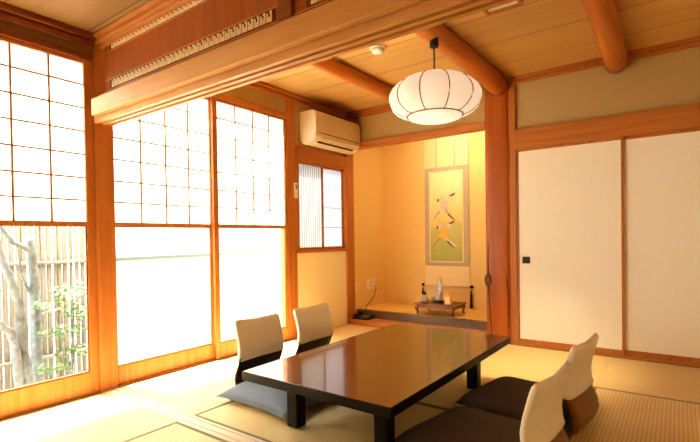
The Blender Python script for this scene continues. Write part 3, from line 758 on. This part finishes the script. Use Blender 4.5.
# ------------------------------------------------------------------ garden
g = sbox('ground', (-6, -.10, -5, 6, -.35, -.25), M['soil'], 0); g['label'] = 'pale gravel of the narrow garden'; g['category'] = 'ground'
fn = empty('bamboo_fence', 'upright split-bamboo fence beyond the garden window', 'fence', (-1.25, 0, -.25))
bm = bmesh.new(); y = -2.6; i = 0
while y < .62:
    r = random.uniform(.017, .024)
    tube(bm, [(random.uniform(-.006, .006), y, 0), (0, y+random.uniform(-.004, .004), .8), (random.uniform(-.006, .006), y, 1.95+random.uniform(-.02, .03))], r, 7); y += 2*r+random.choice((.001, .002, .006)); i += 1
bf = link('bamboo_screen', bm, M['bamboo'], fn, True)
for z in (.28, 1.07, 1.75):
    bm = bmesh.new(); tube(bm, [(.036, -2.6, z), (.036, .62, z)], .018, 8); link('cross_rail', bm, M['bamboo'], fn, True)
gw = empty('garden_wall', 'bright white garden wall with a grey rail beyond the wide window', 'wall', (-1.25, 0, -.25))
bm = bmesh.new(); box(bm, -.08, 0, .64, 4.6, 0, 2.15); link('wall_face', bm, M['stucco'], gw)
bm = bmesh.new(); box(bm, 0, .03, .64, 4.6, 1.055, 1.085); link('wall_rail', bm, M['rail'], gw)

tr = empty('garden_tree', 'pale bare-trunked tree with pruned branches behind the garden window', 'tree', (-.78, -.15, -.25))
def T(name, pts, rad, n=10):
    bm = bmesh.new(); P = []
    V = [Vector((x+.78, y+.15, z+.25)) for x, y, z in pts]; R = []
    for i in range(len(V)-1):
        for q in range(4):
            t = q/4; P.append(V[i].lerp(V[i+1], t)+Vector((random.uniform(-.004, .004), random.uniform(-.006, .006), 0))); R.append(rad[i]+(rad[i+1]-rad[i])*t+random.uniform(-.002, .002))
    P.append(V[-1]); R.append(rad[-1]); tube(bm, P, R, n); link(name, bm, M['bark'], tr, True)
T('trunk', [(-.8, -.12, -.25), (-.8, -.128, .01), (-.8, -.135, .26), (-.8, -.138, .49), (-.8, -.15, .79), (-.8, -.165, 1.02)], [.045, .042, .038, .036, .034, .036])
T('trunk', [(-.70, -.23, -.25), (-.7, -.24, 0), (-.7, -.255, .3), (-.7, -.275, .58), (-.7, -.32, .74), (-.7, -.37, .91), (-.7, -.42, 1.2)], [.045, .042, .038, .032, .028, .024, .02])
T('branch', [(-.68, -.285, -.05), (-.65, -.307, .23), (-.65, -.345, .37), (-.65, -.42, .46), (-.65, -.55, .6)], [.034, .03, .026, .024, .02])
T('branch', [(-.8, -.16, .93), (-.77, -.2, .955), (-.75, -.278, .99), (-.75, -.352, 1.1), (-.75, -.45, 1.25)], [.022, .02, .018, .014, .01])
T('branch', [(-.8, -.14, .55), (-.78, -.19, .66), (-.76, -.24, .76), (-.76, -.25, .95)], [.016, .014, .011, .006])

def sapling(loc, blobs, label):
    o = empty('maple_sapling', label, 'shrub', loc)
    bm = bmesh.new()
    for (x, y, z, a, b, h, cnt) in blobs:
        for _ in range(cnt):
            t = random.uniform(0, 2*PI); rr = math.sqrt(random.random()); p = Vector((x+a*rr*math.cos(t), y+b*rr*math.sin(t), z+random.uniform(-h, h)*(1-rr*.6)))
            s = random.uniform(.014, .026); rot = Matrix.Rotation(random.uniform(0, 2*PI), 3, 'Z') @ Matrix.Rotation(random.uniform(-.9, .9), 3, 'X')
            tips = [(0, 1.), (.5, .75), (.95, .3), (.45, .15), (.5, -.5), (0, -.15), (-.5, -.5), (-.45, .15), (-.95, .3), (-.5, .75)]
            pts = []
            for i, q in enumerate(tips):
                pts.append(p + rot @ Vector((q[0]*s, q[1]*s, 0)))
            bm.faces.new([bm.verts.new(q) for q in pts])
    link('leaves', bm, M['leaf'], o)
    bm = bmesh.new()
    for (x, y, z, a, b, h, cnt) in blobs: tube(bm, [(0, 0, 0), (x*.4, y*.4, z*.55), (x, y, z)], [.008, .006, .002], 6)
    link('stem', bm, M['bark'], o, True)
sapling((-.60, .0, -.25), [(0, .06, .88, .15, .17, .07, 170), (0, -.08, .78, .13, .16, .07, 130), (.0, .10, .70, .13, .12, .06, 120), (0, -.03, .58, .14, .15, .06, 110), (0, .05, .42, .12, .14, .06, 100), (0, -.10, .33, .1, .12, .06, 70)],
        'small green maple with layered leaves in front of the bamboo fence')

# ------------------------------------------------------------------ light
w = bpy.data.worlds.new('day'); SC.world = w; w.use_nodes = True
bg = w.node_tree.nodes['Background']; bg.inputs['Color'].default_value = (1.0, .965, .91, 1); bg.inputs['Strength'].default_value = 12.0
def lamp(name, typ, loc, energy, color, rot=None, **kw):
    l = bpy.data.lights.new(name, typ); l.energy = energy; l.color = color
    for k, v in kw.items(): setattr(l, k, v)
    o = bpy.data.objects.new(name, l); COL.objects.link(o); o.location = loc
    if rot: o.rotation_euler = rot
    return o
sun = lamp('sun', 'SUN', (-4, 0, 6), 34., (1, .92, .80), angle=math.radians(1.5))
sun.rotation_euler = Vector((.45, .12, -1)).to_track_quat('-Z', 'Y').to_euler()
lamp('lantern_bulb', 'POINT', (LX, LY, 1.92), .8, (1, .94, .88), shadow_soft_size=.08)
lamp('added_pool_spot', 'SPOT', (2.215, 1.30, 2.40), 150, (1, .84, .52), rot=Vector((-.06, .85, -2.4)).to_track_quat('-Z', 'Y').to_euler(), spot_size=math.radians(42), spot_blend=1., shadow_soft_size=.05)  # added spot for the warm pool on the floor, not a fitting of the room
lamp('added_fill_light', 'POINT', (2.6, -1.9, 2.0), 5, (1, .84, .62), shadow_soft_size=.25)  # added fill behind the camera, no known lamp there
lamp('alcove_lamp', 'AREA', (1.15, 3.0, 2.33), 5, (1, .84, .58), rot=(math.radians(20), 0, 0), shape='RECTANGLE', size=.7, size_y=.12)

# ------------------------------------------------------------------ camera
cam = bpy.data.cameras.new('camera'); co = bpy.data.objects.new('camera', cam); COL.objects.link(co); SC.camera = co
yaw, pitch, roll = (math.radians(v) for v in (35.979, -.737, -.844))
Fv = Vector((-math.sin(yaw)*math.cos(pitch), math.cos(yaw)*math.cos(pitch), math.sin(pitch)))
Rv = Vector((math.cos(yaw), math.sin(yaw), 0)); Uv = Rv.cross(Fv)
R2 = Rv*math.cos(roll)+Uv*math.sin(roll); U2 = -Rv*math.sin(roll)+Uv*math.cos(roll)
mt = Matrix.Identity(4)
for i in range(3): mt[i][0], mt[i][1], mt[i][2] = R2[i], U2[i], -Fv[i]
mt.translation = Vector((3.086, -1.476, .994)); co.matrix_world = mt
cam.sensor_width = 36; cam.lens = 451.16*36/700; cam.shift_y = 22.33/700; cam.clip_start = .05

SC.view_settings.view_transform = 'Standard'; SC.view_settings.look = 'Medium High Contrast'; SC.view_settings.exposure = .85; SC.view_settings.gamma = 1.
SC.cycles.max_bounces = 10; SC.cycles.diffuse_bounces = 6; SC.cycles.transparent_max_bounces = 16
